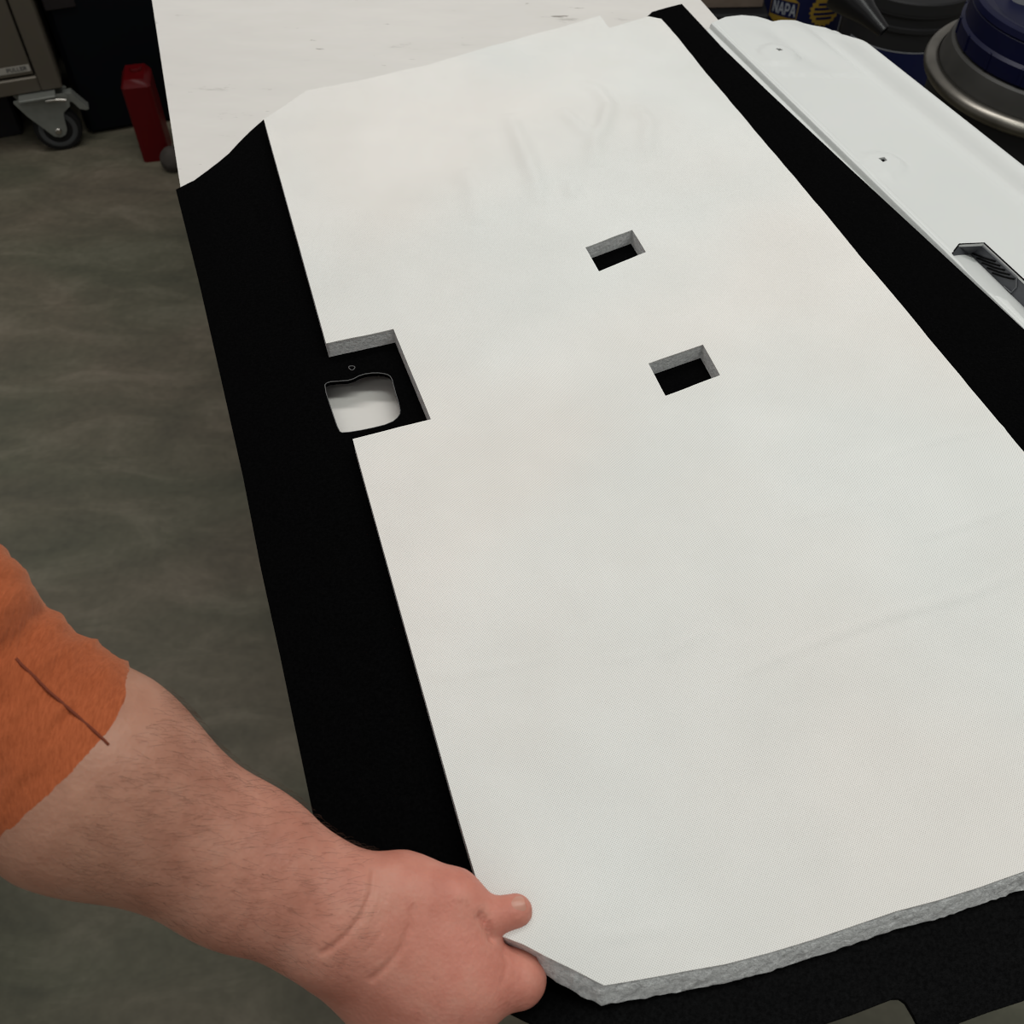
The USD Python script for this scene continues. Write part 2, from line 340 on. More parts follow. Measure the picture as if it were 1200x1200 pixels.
mat('orange_knit', {
    'g': ('geometry', {}), 'm': ('mapping', {'rotation': (0, 0, .62), 'scale': (900., 180., 300.)}), 'n': ('noise_texture', {'scale': 1., 'detail': 4., 'roughness': .7}), 'n2': ('noise_texture', {'scale': 14., 'detail': 3.}),
    'r': ('rgb_ramp', {'ramp': [(.3, (.34, .078, .026)), (.7, (.49, .125, .047))]}), 'r2': ('rgb_ramp', {'ramp': [(.3, (.88, .84, .8)), (.7, (1.05, 1.05, 1.05))]}),
    'x': ('mix_color', {'blend_type': 'multiply', 'fac': 1.}), 'b': ('bump', {'strength': .5, 'distance': .0015}),
    'p': ('principled_bsdf', {'roughness': .9, 'specular_ior_level': .15, 'sheen_weight': .25, 'sheen_roughness': .5, 'sheen_tint': (1., .7, .5)})},
    [('g.position', 'm.vector'), ('m.vector', 'n.vector'), ('g.position', 'n2.vector'), ('n.fac', 'r.fac'), ('n2.fac', 'r2.fac'), ('r.color', 'x.a'), ('r2.color', 'x.b'), ('x.result', 'p.base_color'), ('n.fac', 'b.height'), ('b.normal', 'p.normal')])
plain('seam', (.16, .03, .01), .9)

# ------------------------------------------------------------------ floor
fl = usdkit.mesh(stage, free('/World/floor'), box(16, 16, .1, (0, 3, -.05)), M['concrete'])
tag(fl, 'bare olive grey concrete workshop floor', 'floor', kind='structure')

# ------------------------------------------------------------------ folding table
TZ = .90
dirL = np.array([.127, -.435]); dirL /= np.linalg.norm(dirL)
fl_ = P(178, 0, TZ)[:2]; nl = P(212.5, 226, TZ)[:2]; fr = P(821, 0, TZ)[:2]; fr2 = P(839, 23, TZ)[:2]
dL = (nl - fl_) / np.linalg.norm(nl - fl_)
far_l = fl_ - dL * .80; far_r = fr - dL * .86
near_r = fr + dL * 1.02
outline = Polygon([far_l, far_r, near_r, (-.10, .49), (-.15, .55), tuple(nl + np.array([.012, -.012])), nl][::-1])
tb = T('folding_table', 'worn white plastic folding table with faint scuff marks under the black liner', 'table', (*outline.centroid.coords[0], 0))
top = outline.buffer(-.004).buffer(.004)
tb.part('table_top', plate(top, lambda x, y: np.full(np.shape(x), TZ), .036, .06), 'table_white')
cx, cy = outline.centroid.coords[0]
ex = np.array([-dL[1], dL[0]])          # across the table
for k, off in enumerate((-.62, .28)):
    c0 = np.array([cx, cy]) + dL * off
    h0 = .23
    a, b = c0 - ex * h0, c0 + ex * h0
    for q in (a, b):
        tb.part('leg', tube([(q[0], q[1], .0), (q[0], q[1], .44), (q[0], q[1], TZ - .036)], .0125, 10), 'leg_grey', 40)
    tb.part('crossbar', tube([(*a, .18), (*((a + b) / 2), .18), (*b, .18)], .010, 10), 'leg_grey', 40)

# ------------------------------------------------------------------ headliner and insulation sheet
E1 = np.array([math.cos(math.radians(16.9)), math.sin(math.radians(16.9))])      # across
E2 = np.array([E1[1], -E1[0]])                                                    # along, towards the camera
O = np.array([-.272, 1.037]); W = .505
FR = np.array([.05, .145])                                                        # on the sheet's front edge
def uq(x, y): return (x - O[0]) * E1[0] + (y - O[1]) * E1[1], (x - FR[0]) * E2[0] + (y - FR[1]) * E2[1]
def hb(x, y):
    u, s = uq(np.asarray(x, float), np.asarray(y, float))
    l = np.maximum(0, -u); r = np.maximum(0, u - W)
    return .9215 - .0200 * (l / .115) ** 2 - .011 * np.minimum(1.5, r / .12) ** 2 + .005 * np.sin(np.pi * np.clip(u / W, 0, 1))
def hshell(x, y):
    x, y = np.asarray(x, float), np.asarray(y, float)
    u, s = uq(x, y); s2 = np.maximum(0, s - .004)
    fold = .0035 * np.exp(-((u - .33 - .25 * s) / .012) ** 2) - .0035 * np.exp(-((u - .365) / .014) ** 2) + .003 * np.exp(-((s - .075) / .008) ** 2) * (u > .34)
    return hb(x, y) - .55 * s2 - 2.2 * s2 * s2 + fold * np.clip(s2 / .02, 0, 1)
pinch = P(600, 1102, .945)[:2]
creases = []
def crease(pts, amp, w):
    creases.append((LineString([PH(a, b, hb)[:2] for a, b in pts]), amp, w))
crease([(770, 785), (800, 768), (830, 752)], .0010, .0022)
crease([(835, 818), (905, 786), (960, 763), (1040, 735), (1120, 715), (1200, 680)], .0013, .0024)
crease([(1010, 560), (1065, 540), (1110, 528), (1180, 515)], .0010, .0022)
crease([(1060, 648), (1110, 635), (1200, 602)], .0010, .0022)
crease([(905, 628), (960, 616), (1015, 598)], .0007, .0022)
crease([(700, 790), (760, 782)], .0008, .002)
crease([(505, 808), (570, 800), (640, 787)], .0007, .002)
crease([(680, 1118), (740, 1107), (790, 1098)], .0008, .002)
crease([(597, 150), (606, 175), (618, 205), (628, 232), (634, 258)], .0045, .010)
crease([(680, 112), (700, 124), (712, 142), (706, 165), (696, 180), (694, 212)], .0042, .009)
crease([(655, 145), (675, 162), (690, 178)], .003, .008)
crease([(742, 140), (758, 160), (756, 190), (755, 205)], .003, .009)
crease([(668, 228), (670, 250)], .003, .008)
crease([(545, 215), (558, 248), (560, 280)], .003, .012)
crease([(770, 258), (830, 239), (880, 224)], .0010, .005)
crease([(775, 268), (840, 249), (880, 236)], .0008, .004)
def wrinkle(x, y):
    x, y = np.asarray(x, float), np.asarray(y, float)
    p = shapely.points(x, y); out = np.zeros(np.shape(x))
    for ln, amp, w in creases:
        near = shapely.distance(ln, p); t = shapely.line_locate_point(ln, p, normalized=True); out += 1.45 * amp * np.exp(-(near / w) ** 2) * np.clip(4 * t * (1 - t), 0, 1) ** .6
    q = np.stack([x, y, x * 0], -1)
    return out + .0030 * (meshkit.fbm(q * 9, 3, 2) - .5) + .0012 * (meshkit.fbm(q * 40, 2, 4) - .5)
def lift(x, y):
    d2 = (x - pinch[0]) ** 2 + (y - pinch[1]) ** 2
    return .016 * np.exp(-d2 / .045 ** 2) + .004 * np.exp(-d2 / .14 ** 2)
THK = .0165
def hsheet0(x, y): return hb(x, y) + THK + lift(np.asarray(x, float), np.asarray(y, float))
def hsheet(x, y): return hsheet0(x, y) + wrinkle(x, y)
def W2(pts, h): return [tuple(PH(a, b, h)[:2]) for a, b in pts]

sheet_px = [(309, 139), (359, 106), (430, 92), (500, 76), (550, 62), (610, 45), (660, 30), (703, 18), (714, 32), (760, 19), (775, 22),
            (1200, 530), (1420, 794), (1500, 915), (1380, 958), (1300, 988), (1200, 1021), (1150, 1039), (1100, 1055), (1050, 1068), (1000, 1085), (950, 1102), (900, 1117), (850, 1130), (800, 1139), (750, 1148), (708, 1155),
            (675, 1138), (640, 1121), (612, 1106), (585, 1096), (574, 1083)]
sheet_poly = Polygon(W2(sheet_px, hsheet0))
hole_big = [(383, 402), (461, 385), (505, 491), (414, 514)]
holes = [[(686, 289), (741, 269), (757, 295), (702, 317)], [(760, 425), (824, 403), (844, 439), (780, 463)]]
bigp = W2(hole_big, hsheet0)
ext = [np.array(bigp[0]) + (np.array(bigp[0]) - np.array(bigp[1])) * .5, np.array(bigp[3]) + (np.array(bigp[3]) - np.array(bigp[2])) * .5]
sheet_poly = sheet_poly.difference(Polygon([ext[0], bigp[1], bigp[2], ext[1]]))
for h in holes: sheet_poly = sheet_poly.difference(Polygon(W2(h, hsheet0)))
if sheet_poly.geom_type != 'Polygon': sheet_poly = max(sheet_poly.geoms, key=lambda g: g.area)

shell_px_a = [(206, 222), (216, 217), (228, 211), (243, 200), (256, 190), (268, 180), (280, 167), (293, 154), (309, 140), (362, 118), (500, 92), (610, 62), (700, 48), (745, 32), (764, 14), (799, 4.5), (820, 27), (846, 55), (900, 107), (1000, 201), (1120, 312), (1200, 386), (1400, 580), (1560, 740), (1640, 850), (1600, 960),
              (1480, 1050), (1350, 1115), (1250, 1152), (1200, 1172), (1160, 1185), (1128, 1197), (1116, 1204), (1112, 1235), (1088, 1238), (1078, 1205), (1072, 1192), (1062, 1175), (1055, 1170), (1046, 1170), (1000, 1188), (965, 1200), (950, 1216), (900, 1232), (800, 1240), (690, 1228), (640, 1207), (614, 1195), (590, 1183),
              (596, 1176), (620, 1150), (627, 1118), (600, 1087), (560, 1066), (500, 1040), (420, 1020), (386, 1004), (370, 970), (345, 850), (328, 768), (306, 668), (285, 560), (258, 440), (233, 330), (218, 270)]
shell_poly = Polygon(W2(shell_px_a, hshell)).buffer(0)
dome_px = smooth_poly([(379.5, 452), (384, 447.5), (396, 446.5), (411, 445.5), (424, 438.5), (440, 436.5), (453, 438), (459, 442), (462, 455), (469, 478), (468.5, 487), (458, 496), (430, 503), (402, 507.5), (397, 505), (389, 482)], 1)
dome_hole = Polygon(W2(dome_px, hshell))
shell_poly = shell_poly.difference(dome_hole)
SH = .004
hl = T('headliner', 'black felt-backed vehicle headliner shell lying face down across the white table', 'headliner', (*np.array(shell_poly.centroid.coords[0]), TZ))
hl.part('shell', plate(shell_poly, hshell, SH, .007), 'felt', True)
rim = np.array([PH(a, b, hshell) for a, b in dome_px]); rim = np.vstack([rim, rim[:2]]); rim[:, 2] -= .0002
hl.part('opening_rim', tube(rim, .0004, 6), 'felt_edge', True, label='thin grey cut edge around the dome lamp opening')
ring = np.array([PH(a, b, hshell) for a, b in smooth_poly([(407.5, 430), (412, 428.5), (417, 430), (412.5, 435)], 2)]); ring = np.vstack([ring, ring[:2]])
hl.part('clip_eyelet', tube(ring, .0004, 6), 'felt_edge', True, label='tiny grey clip eyelet above the dome lamp opening')

sh = T('insulation_sheet', 'white perforated insulation sheet with fluffy grey-white cut edges lying on the black headliner', 'insulation sheet', (*np.array(sheet_poly.centroid.coords[0]), TZ))
sh.part('scrim_face', plate(sheet_poly, hsheet, .0012, .0042), 'scrim', True)
def flare(x, y):
    u, s = uq(x, y)
    front = np.clip((s + .06) / .05, 0, 1) * (u > .02)
    return .0055 * front
bat = plate(sheet_poly.buffer(-.0003), lambda x, y: hsheet(x, y) - .0012, lambda x, y: THK - .0014 + lift(x, y) * .12 + wrinkle(x, y) * .9, .0042, flare=flare, rough=.0023, wall_rows=5)
sh.part('batting', bat, 'batting', True, label='fluffy grey-white fibre batting under the sheet')

# ------------------------------------------------------------------ white trim panel
PZ = .909
LA, LB = P(847.5, 43.5, PZ)[:2], P(1197.5, 386, PZ)[:2]
RA, RB = P(985, 38.5, PZ + .001)[:2], P(1200, 193, PZ + .014)[:2]
LB = LB + (LB - LA) * .55; RB = RB + (RB - RA) * 1.10
nL = np.array([-(LB - LA)[1], (LB - LA)[0]]); nL /= np.linalg.norm(nL)
nR = np.array([(RB - RA)[1], -(RB - RA)[0]]); nR /= np.linalg.norm(nR)
if nL[0] < 0: nL = -nL
if nR[0] > 0: nR = -nR
boss = [P(911, 67, PZ)[:2], P(1033, 194, PZ)[:2]]
s01 = lambda t: np.clip(t, 0, 1) ** 2 * (3 - 2 * np.clip(t, 0, 1))
ptop = np.array([P(a, b, PZ)[:2] for a, b in [(790, 60), (826, 32), (834, 26.5), (841, 23), (850, 21), (868, 19), (885, 20.5), (898, 24), (904, 26.5), (913, 25), (930, 25.5), (950, 29), (968, 33), (973, 36), (977, 36), (984, 38)]] + [RA, RA - nR * .03])
top_line = LineString(ptop)
# columns across the panel: (side the offset is measured from, offset, rise of the profile)
cols = [('L', -.050, -.0045), ('L', -.030, -.0045), ('L', -.012, -.0045), ('L', -.0035, -.0045), ('L', -.0020, -.0035), ('L', -.0012, -.0060), ('L', .0002, -.0060), ('L', .0008, -.0005), ('L', .0016, .0010), ('L', .0030, .0014), ('L', .0046, .0012), ('L', .0058, .0004), ('L', .0066, .0001), ('L', .0074, .0006), ('L', .0088, .0009), ('L', .0104, .0006), ('L', .0120, .0001), ('L', .0180, 0.)]
cols += [('M', w, 0.) for w in np.linspace(.0, 1., 42)[1:-1]]
cols += [('R', .0290, 0.), ('R', .0250, .0012), ('R', .0215, .0036), ('R', .0175, .0076), ('R', .0135, .0116), ('R', .0095, .0146), ('R', .0060, .0158), ('R', .0034, .0152), ('R', .0014, .0124), ('R', .0002, .0070), ('R', .0, -.002)]
NR = 150; G = np.zeros((NR, len(cols), 3))
for j, (side, off, rise) in enumerate(cols):
    if side == 'L': a, b = LA + nL * off, LB + nL * off
    elif side == 'R': a, b = RA + nR * off, RB + nR * off
    else:
        a0, b0, a1, b1 = LA + nL * .018, LB + nL * .018, RA + nR * .029, RB + nR * .029
        a, b = a0 * (1 - off) + a1 * off, b0 * (1 - off) + b1 * off
    it = LineString([a - (b - a) * .3, b]).intersection(top_line)
    if not it.is_empty:
        a = np.array((it if it.geom_type == 'Point' else it.geoms[0]).coords[0])
    tt0 = np.linspace(0, 1, NR) ** 1.25
    G[:, j, :2] = a + (b - a) * tt0[:, None]; G[:, j, 2] = PZ + (rise * (.06 + .94 * s01(tt0 * np.linalg.norm(b - a) / .07)) if side == 'R' else rise)
X, Y = G[..., 0], G[..., 1]
inner = np.array([1. if c[0] == 'M' else 0. for c in cols])[None, :]
inner = np.array([float(np.convolve(np.pad(inner[0], 2, mode='edge'), np.ones(5) / 5, 'valid')[k]) for k in range(len(cols))])[None, :]
def axis_d(p0, p1):
    a, b = P(*p0, PZ)[:2], P(*p1, PZ)[:2]; d = (b - a) / np.linalg.norm(b - a)
    return (X - a[0]) * d[1] - (Y - a[1]) * d[0], (X - a[0]) * d[0] + (Y - a[1]) * d[1]
c_, t_ = axis_d((905, 27), (1010, 104))
G[..., 2] += inner * (.0022 * np.exp(-((c_ + .016) / .010) ** 2) - .0042 * np.exp(-((c_ - .010) / .012) ** 2) + .0012 * np.exp(-((c_ - .040) / .012) ** 2)) * (1 - s01((t_ - .085) / .07)) * s01((t_ + .004) / .035)
for b_ in boss:
    G[..., 2] += np.clip(inner + .3, 0, 1) * .0032 * (1 - s01((np.hypot(X - b_[0], Y - b_[1]) - .021) / .006))
c_, t_ = axis_d((880, 88), (990, 89))
G[..., 2] += inner * .0022 * s01((-c_ if c_[0].mean() < c_[-1].mean() else c_) / .004 + .5)
G[0, :, 2] -= .003
n_c = len(cols); gv = G.reshape(-1, 3); TH = .0026
gb = gv - [0, 0, TH]
q = np.arange(NR * n_c).reshape(NR, n_c); qa = np.stack([q[:-1, :-1], q[:-1, 1:], q[1:, 1:], q[1:, :-1]], -1).reshape(-1, 4)
tf = np.vstack([qa[:, [0, 1, 2]], qa[:, [0, 2, 3]]]); N0 = NR * n_c
loop_ = np.concatenate([q[0, :], q[1:, -1], q[-1, -2::-1], q[-2:0:-1, 0]]); l2 = np.roll(loop_, -1)
sf_ = np.vstack([np.stack([loop_, loop_ + N0, l2 + N0], 1), np.stack([loop_, l2 + N0, l2], 1)])
pm = trimesh.Trimesh(np.vstack([gv, gb]), np.vstack([tf, tf[:, ::-1] + N0, sf_]), process=False)
if pm.volume < 0: pm.invert()
def hpanel(x, y):
    i = np.argmin((X - x) ** 2 + (Y - y) ** 2); return G.reshape(-1, 3)[i, 2]
op_out = [(1115.5, 297.5), (1123.8, 286.8), (1153, 285.5), (1200, 329), (1240, 366)]
op_in = [(1117, 300), (1122.8, 299), (1137.3, 298.3), (1194.6, 354.8), (1226, 386)]
op_left = [(1119, 302), (1134, 321), (1156, 343), (1180, 352), (1215, 392)]
hole_p = Polygon([P(a, b, PZ)[:2] for a, b in op_out] + [P(a, b, PZ)[:2] for a, b in op_left[::-1]]).buffer(0)
slots = [Polygon([P(a, b, PZ + .002)[:2] for a, b in s]) for s in ([(908, 61), (913.5, 61), (917, 63), (912, 63.8)], [(1029, 186.5), (1036, 185.2), (1039.5, 189), (1034.5, 191)])]
def solid(m):
    import manifold3d
    return manifold3d.Manifold(manifold3d.Mesh(np.asarray(m.vertices, np.float32), np.asarray(m.faces, np.uint32)))
ms = solid(pm)
for s in [hole_p, *slots]:
    ms = ms - solid(extrude(s, .08, PZ - .04))
ctr = (LA + RB) / 2
lerp = lambda a_, b_, t: a_ + (b_ - a_) * t
st = [lerp(LA, LB, .06) + nL * .05, lerp(LA, LB, .36) + nL * .07, lerp(RA, RB, .30) + nR * .045, lerp(RA, RB, .06) + nR * .04]
sup = T('side_stand', 'slim black steel stand under the white trim panel beside the table', 'stand', (*np.mean(st, 0), 0))
sup.part('top_plate', extrude(Polygon(st).buffer(0), .012, PZ - TH - .0125), 'black', label='flat top plate')
for q_ in Polygon(st).buffer(-.018).exterior.coords[:-1]:
    sup.part('leg', tube([(q_[0], q_[1], 0), (q_[0], q_[1], .45), (q_[0], q_[1], PZ - TH - .0125)], .010, 10), 'black', 40)
tp = T('trim_panel', 'long white moulded plastic trim panel lying beside the black headliner', 'trim panel', (*ctr, TZ))
mm_ = ms.to_mesh(); mt_ = trimesh.Trimesh(mm_.vert_properties[:, :3], mm_.tri_verts, process=False)
tp.part('panel', mt_, 'trim_white', 35)
for s in slots:
    c = np.array(s.centroid.coords[0]); tp.part('clip_hole', extrude(s.buffer(.0012), .0010, float(hpanel(*c)) - TH - .0012), 'gap_black', label='small dark clip slot')
def strip(A, B, t=.002):
    A, B = np.asarray(A), np.asarray(B); n = len(A); d = np.array([0, 0, -t])
    V = np.vstack([A, B, A + d, B + d]); Fc = []
    for i in range(n - 1):
        Fc += [[i, n+i, n+i+1], [i, n+i+1, i+1], [2*n+i, 3*n+i+1, 3*n+i], [2*n+i, 2*n+i+1, 3*n+i+1], [i, i+1, 2*n+i+1], [i, 2*n+i+1, 2*n+i], [n+i, 3*n+i+1, n+i+1], [n+i, 3*n+i, 3*n+i+1]]
    m = trimesh.Trimesh(V, Fc, process=False); m.fix_normals(); return m
ZB = PZ - .020
Ao = [P(a, b, PZ - .0005) for a, b in op_out]; Ai = [P(a, b, ZB + (.018 if i == 0 else .012 if i == 1 else 0)) for i, (a, b) in enumerate(op_in)]
Al = [P(a, b, PZ - .001) for a, b in op_left]
ins = tp.part('pull_insert', strip(Ao, Ai), 'dark_plastic', label='dark grey ribbed pull insert set in the panel')
tp.part('pull_scoop', strip(Ai, Al), 'trim_white', 30, label='white scooped recess below the pull insert')
def on_insert(i, s, w, lift_=.0010):
    a, b = Ao[i] * (1 - s) + Ao[i+1] * s, Ai[i] * (1 - s) + Ai[i+1] * s
    n = np.cross(Ao[i+1] - Ao[i], Ai[i] - Ao[i]); n /= np.linalg.norm(n); n *= np.sign(n @ (np.array([0, 0, CAM_Z]) - a))
    return a * (1 - w) + b * w + n * lift_
for k in range(5):
    s0 = .0 + k * .11
    tp.part('rib', tube([on_insert(2, s0, .84), on_insert(2, s0 + .2, .55), on_insert(2, s0 + .38, .26)], .0008, 6), 'gap_black', parent=ins)
loop = [on_insert(2, -.22 + .0, .25), on_insert(2, .0, .12), on_insert(2, .4, .10), on_insert(2, .86, .10), on_insert(2, .90, .5), on_insert(2, .84, .88), on_insert(2, .70, .92)]
tp.part('rib_border', tube(loop, .0007, 6), 'grey_line', parent=ins, label='thin grey raised line framing the ribs')
tp.part('rib_border', tube([o + np.array([.0, 0, .0006]) for o in Ao], .0008, 6), 'gap_black', parent=ins)

# ------------------------------------------------------------------ person: arm, hand, sleeve
def J(px, py, z): return P(px, py, z)
FLAT_A = np.array([-.05, -.25, .96]); FLAT_A /= np.linalg.norm(FLAT_A)
FLAT_H = np.array([-.05, -.42, .90]); FLAT_H /= np.linalg.norm(FLAT_H)
Wr, A2, A1, EL = J(384, 1071, .972), J(286, 1016, .990), J(102, 912, 1.040), J(-70, 800, 1.075)
def sdf_arm(p):
    d = cone(p, A1, A2, .0525, .0375, FLAT_A, .84)
    d = smin(d, cone(p, EL, A1, .050, .0525, FLAT_A, .9), .02)
    d = smin(d, cone(p, A2, Wr, .0375, .0318, FLAT_A, .74), .02)
    # palm and back of the hand
    d = smin(d, cone(p, Wr, J(498, 1120, .953), .0322, .0375, FLAT_H, .60), .018)
    d = smin(d, cone(p, J(470, 1100, .955), J(520, 1165, .940), .032, .030, FLAT_H, .62), .015)
    d = smin(d, cone(p, J(420, 1110, .950), J(480, 1195, .925), .030, .026, FLAT_H, .62), .02)
    # thumb: root, ball, proximal, tip
    d = smin(d, cone(p, J(425, 1046, .967), J(472, 1043, .967), .0160, .0168), .014)
    d = smin(d, cone(p, J(472, 1043, .967), J(532, 1053, .966), .0172, .0148), .012)
    th = cone(p, J(532, 1053, .966), J(572, 1074, .9590), .0145, .0102)
    th = smin(th, cone(p, J(572, 1075, .9590), J(604, 1068, .9570), .0100, .0094), .004)
    d = smin(d, th, .006)
    # index finger: knuckle, proximal, folded under the sheet
    ix = cone(p, J(540, 1150, .946), J(606, 1147, .937), .0185, .0156)
    ix = smin(ix, cone(p, J(606, 1147, .936), J(590, 1112, .912), .0145, .0108), .004)
    ix = smin(ix, cone(p, J(590, 1112, .912), J(566, 1092, .912), .0106, .0086), .003)
    d = smin(d, ix, .013)
    md = cone(p, J(512, 1180, .930), J(548, 1216, .900), .0168, .0145)
    md = smin(md, cone(p, J(548, 1216, .900), J(540, 1182, .880), .0140, .0112), .004)
    md = smin(md, cone(p, J(540, 1182, .880), J(522, 1150, .882), .0108, .0086), .003)
    d = smin(d, md, .004)
    rg = cone(p, J(478, 1195, .922), J(502, 1242, .890), .0160, .0138)
    rg = smin(rg, cone(p, J(502, 1242, .890), J(498, 1205, .868), .0132, .0106), .004)
    rg = smin(rg, cone(p, J(498, 1205, .868), J(484, 1172, .872), .0102, .0082), .003)
    d = smin(d, rg, .004)
    lt = cone(p, J(445, 1190, .918), J(458, 1240, .893), .0142, .0120)
    lt = smin(lt, cone(p, J(458, 1240, .893), J(458, 1208, .874), .0115, .0094), .004)
    lt = smin(lt, cone(p, J(458, 1208, .874), J(448, 1180, .878), .0090, .0074), .003)
    d = smin(d, lt, .004)
    # knuckle heads and tendon relief on the back of the hand
    for a, b, z, r in ((556, 1164, .944, .0125), (518, 1182, .938, .0115)):
        d = smin(d, np.linalg.norm(p - J(a, b, z), axis=1) - r, .010)
    return d
sv, sf = surface_net(sdf_arm, (-.42, -.06, .82), (.06, .56, 1.17), .0018)
sv = relax(sv, sf, 12)
sn = vnormals(sv, sf); spx = to_px(sv)

facing = (sn * (np.array([0, 0, CAM_Z]) - sv)).sum(1) > 0
def furrow(pts, depth, w):
    global sv
    d = shapely.distance(LineString(pts), shapely.points(spx[:, 0], spx[:, 1]))
    sv = sv - sn * (depth * np.exp(-(d / w) ** 2) * facing)[:, None]
furrow([(438, 1022), (436, 1045), (427, 1068), (412, 1090), (395, 1106), (378, 1117)], .0017, 3.2)
furrow([(484, 1064), (480, 1088), (472, 1108), (456, 1130), (436, 1148)], .0013, 3.4)
furrow([(564, 1074), (570, 1085), (578, 1100)], .0030, 4.0)
furrow([(447, 1040), (444, 1060), (436, 1082)], .0005, 2.4); furrow([(452, 1070), (447, 1092), (432, 1114)], .0005, 2.4); furrow([(460, 1060), (458, 1085)], .0004, 2.4)
furrow([(452, 1050), (446, 1078), (432, 1100)], .0005, 2.5)
furrow([(590, 1114), (594, 1130), (590, 1152)], .0006, 3)
shoulder = np.array([-.53, .38, 1.285])
pe = T('person', 'person holding the sheet corner between thumb and curled fingers, bare forearm and orange sleeve', 'person', (-.45, .35, .9))
arm = pe.part('arm', (sv, sf), 'skin', True, label='bare forearm and hand pinching the sheet between thumb and index finger')
def hit(px, py, V=None, N=None, rad=9):
    V = sv if V is None else V; q = to_px(V); d = np.hypot(q[:, 0] - px, q[:, 1] - py)
    i = np.nonzero(d < rad)[0]; z = cam_depth(V[i]); i = i[z < z.min() + .004]
    return V[i[np.argmin(d[i])]]
# thumb nail: a small curved plate on top of the tip
nc = hit(603, 1061); nx = J(618, 1064, .96) - J(590, 1072, .96); nx /= np.linalg.norm(nx)
nz = sn[np.argmin(np.linalg.norm(sv - nc, axis=1))]; nz = nz - nx * (nz @ nx); nz /= np.linalg.norm(nz); ny = np.cross(nz, nx)
g, k = np.meshgrid(np.linspace(-1, 1, 11), np.linspace(-1, 1, 11)); gx = g * .0050; gy = k * .0044 * np.sqrt(np.clip(1.0 - .45 * np.abs(g) ** 4, .2, 1))
nv = nc + nx * gx.reshape(-1, 1) + ny * gy.reshape(-1, 1) + nz * ((-.0021 * k ** 2 - .0009 * g ** 2 + .0006).reshape(-1, 1))
nf = [[i*11+j, i*11+j+1, (i+1)*11+j+1] for i in range(10) for j in range(10)] + [[i*11+j, (i+1)*11+j+1, (i+1)*11+j] for i in range(10) for j in range(10)]
nm = trimesh.Trimesh(np.vstack([nv, nv - nz * .0012]), nf + [[a + 121, c + 121, b + 121] for a, b, c in nf], process=False)
pe.part('thumb_nail', nm, 'nail', True, parent=arm, label='thumb nail')
# hairs on the forearm
cand = np.nonzero((spx[:, 0] > 20) & (spx[:, 0] < 425) & (spx[:, 1] < 1140) & ((sn @ np.array([.0, .25, .95])) > -.15) & (((sv - A1) @ (Wr - A1)) > .006 * np.linalg.norm(Wr - A1)))[0]
along = (Wr - A1) / np.linalg.norm(Wr - A1)
pts, cnt = [], []
for i in rng.choice(cand, 1100, replace=True):
    n = sn[i]; t = along + .9 * np.cross(n, along) * rng.uniform(.1, 1.0) + rng.normal(0, .15, 3); t -= n * (t @ n); t /= np.linalg.norm(t)
    L = rng.uniform(.005, .011); b = sv[i] + (rng.normal(0, .001, 3))
    b = b - n * ((b - sv[i]) @ n)
    pts += [b - n * .0004, b + t * L * .35 + n * .0016, b + t * L * .7 + n * .0024, b + t * L + n * .0022]; cnt.append(4)
hp = free(arm + '/arm_hair'); hc = UsdGeom.BasisCurves.Define(stage, hp)
hc.CreateTypeAttr('linear'); hc.CreateCurveVertexCountsAttr(Vt.IntArray(cnt)); hc.CreatePointsAttr(Vt.Vec3fArray.FromNumpy((np.array(pts) - pe.loc).astype(np.float32)))
hc.CreateWidthsAttr(Vt.FloatArray([.00007])); hc.SetWidthsInterpolation('constant')
UsdShade.MaterialBindingAPI.Apply(hc.GetPrim()).Bind(M['hair']); tag(hc, 'fine dark hairs on the forearm', kind='stuff')

# sleeve
S0, S1 = J(100, 908, 1.040), J(-50, 812, 1.072)
sax = (S0 - S1) / np.linalg.norm(S0 - S1)
bul = J(-78, 728, 1.105)
def sdf_sleeve(p):
    d = cone(p, S1, S0 + sax * .04, .0565, .0570, FLAT_A, .9)
    q = p - S0; q = q - (q @ FLAT_A)[:, None] * FLAT_A * 0
    side = q @ CIRC
    hem = q @ sax - HEM0 - HEM1 * side - HEM2 * side ** 2
    d = -smin(-d, -hem, .005)
    d = smin(d, cone(p, S1, bul, .0555, .040), .002)
    d = smin(d, cone(p, bul, shoulder, .047, .070), .0015)
    d = smin(d, cone(p, shoulder, shoulder + np.array([-.04, .05, .0]), .072, .075), .03)
    return d
CIRC = np.cross(FLAT_A, sax); CIRC /= np.linalg.norm(CIRC)
if CIRC[1] < 0: CIRC = -CIRC
HEM0, HEM1, HEM2 = .016, -.02, -8.5
vv, ff = surface_net(sdf_sleeve, (-.70, .10, .96), (-.15, .60, 1.42), .0034)
vv = relax(vv, ff, 6)
vn = vnormals(vv, ff); tt = (vv - S0) @ sax
circ = CIRC; ang = np.arctan2((vv - S0) @ circ, (vv - S0) @ FLAT_A)
wr = meshkit.fbm(np.stack([tt * 110, ang * 1.6, ang * 0], -1), 3, 11) - .5
vv = vv + vn * (wr * .0095 * np.clip((-tt - .004) / .015, 0, 1))[:, None]
slv = pe.part('sleeve', (vv, ff), 'orange_knit', True, label='orange knitted sleeve pushed up to the elbow')
hv = hit
line = [hit(a, b, vv, rad=8) for a, b in [(12, 770), (26, 780), (42, 793), (58, 807), (75, 823), (92, 840), (108, 856), (122, 869), (131, 878)]]
line = np.array(line); line = np.array([line[max(0, i-1):i+2].mean(0) for i in range(len(line))])
pe.part('seam', tube(line + np.array([0, 0, .0004]), .0007, 6), 'seam', True, parent=slv, label='dark stitched seam along the sleeve')

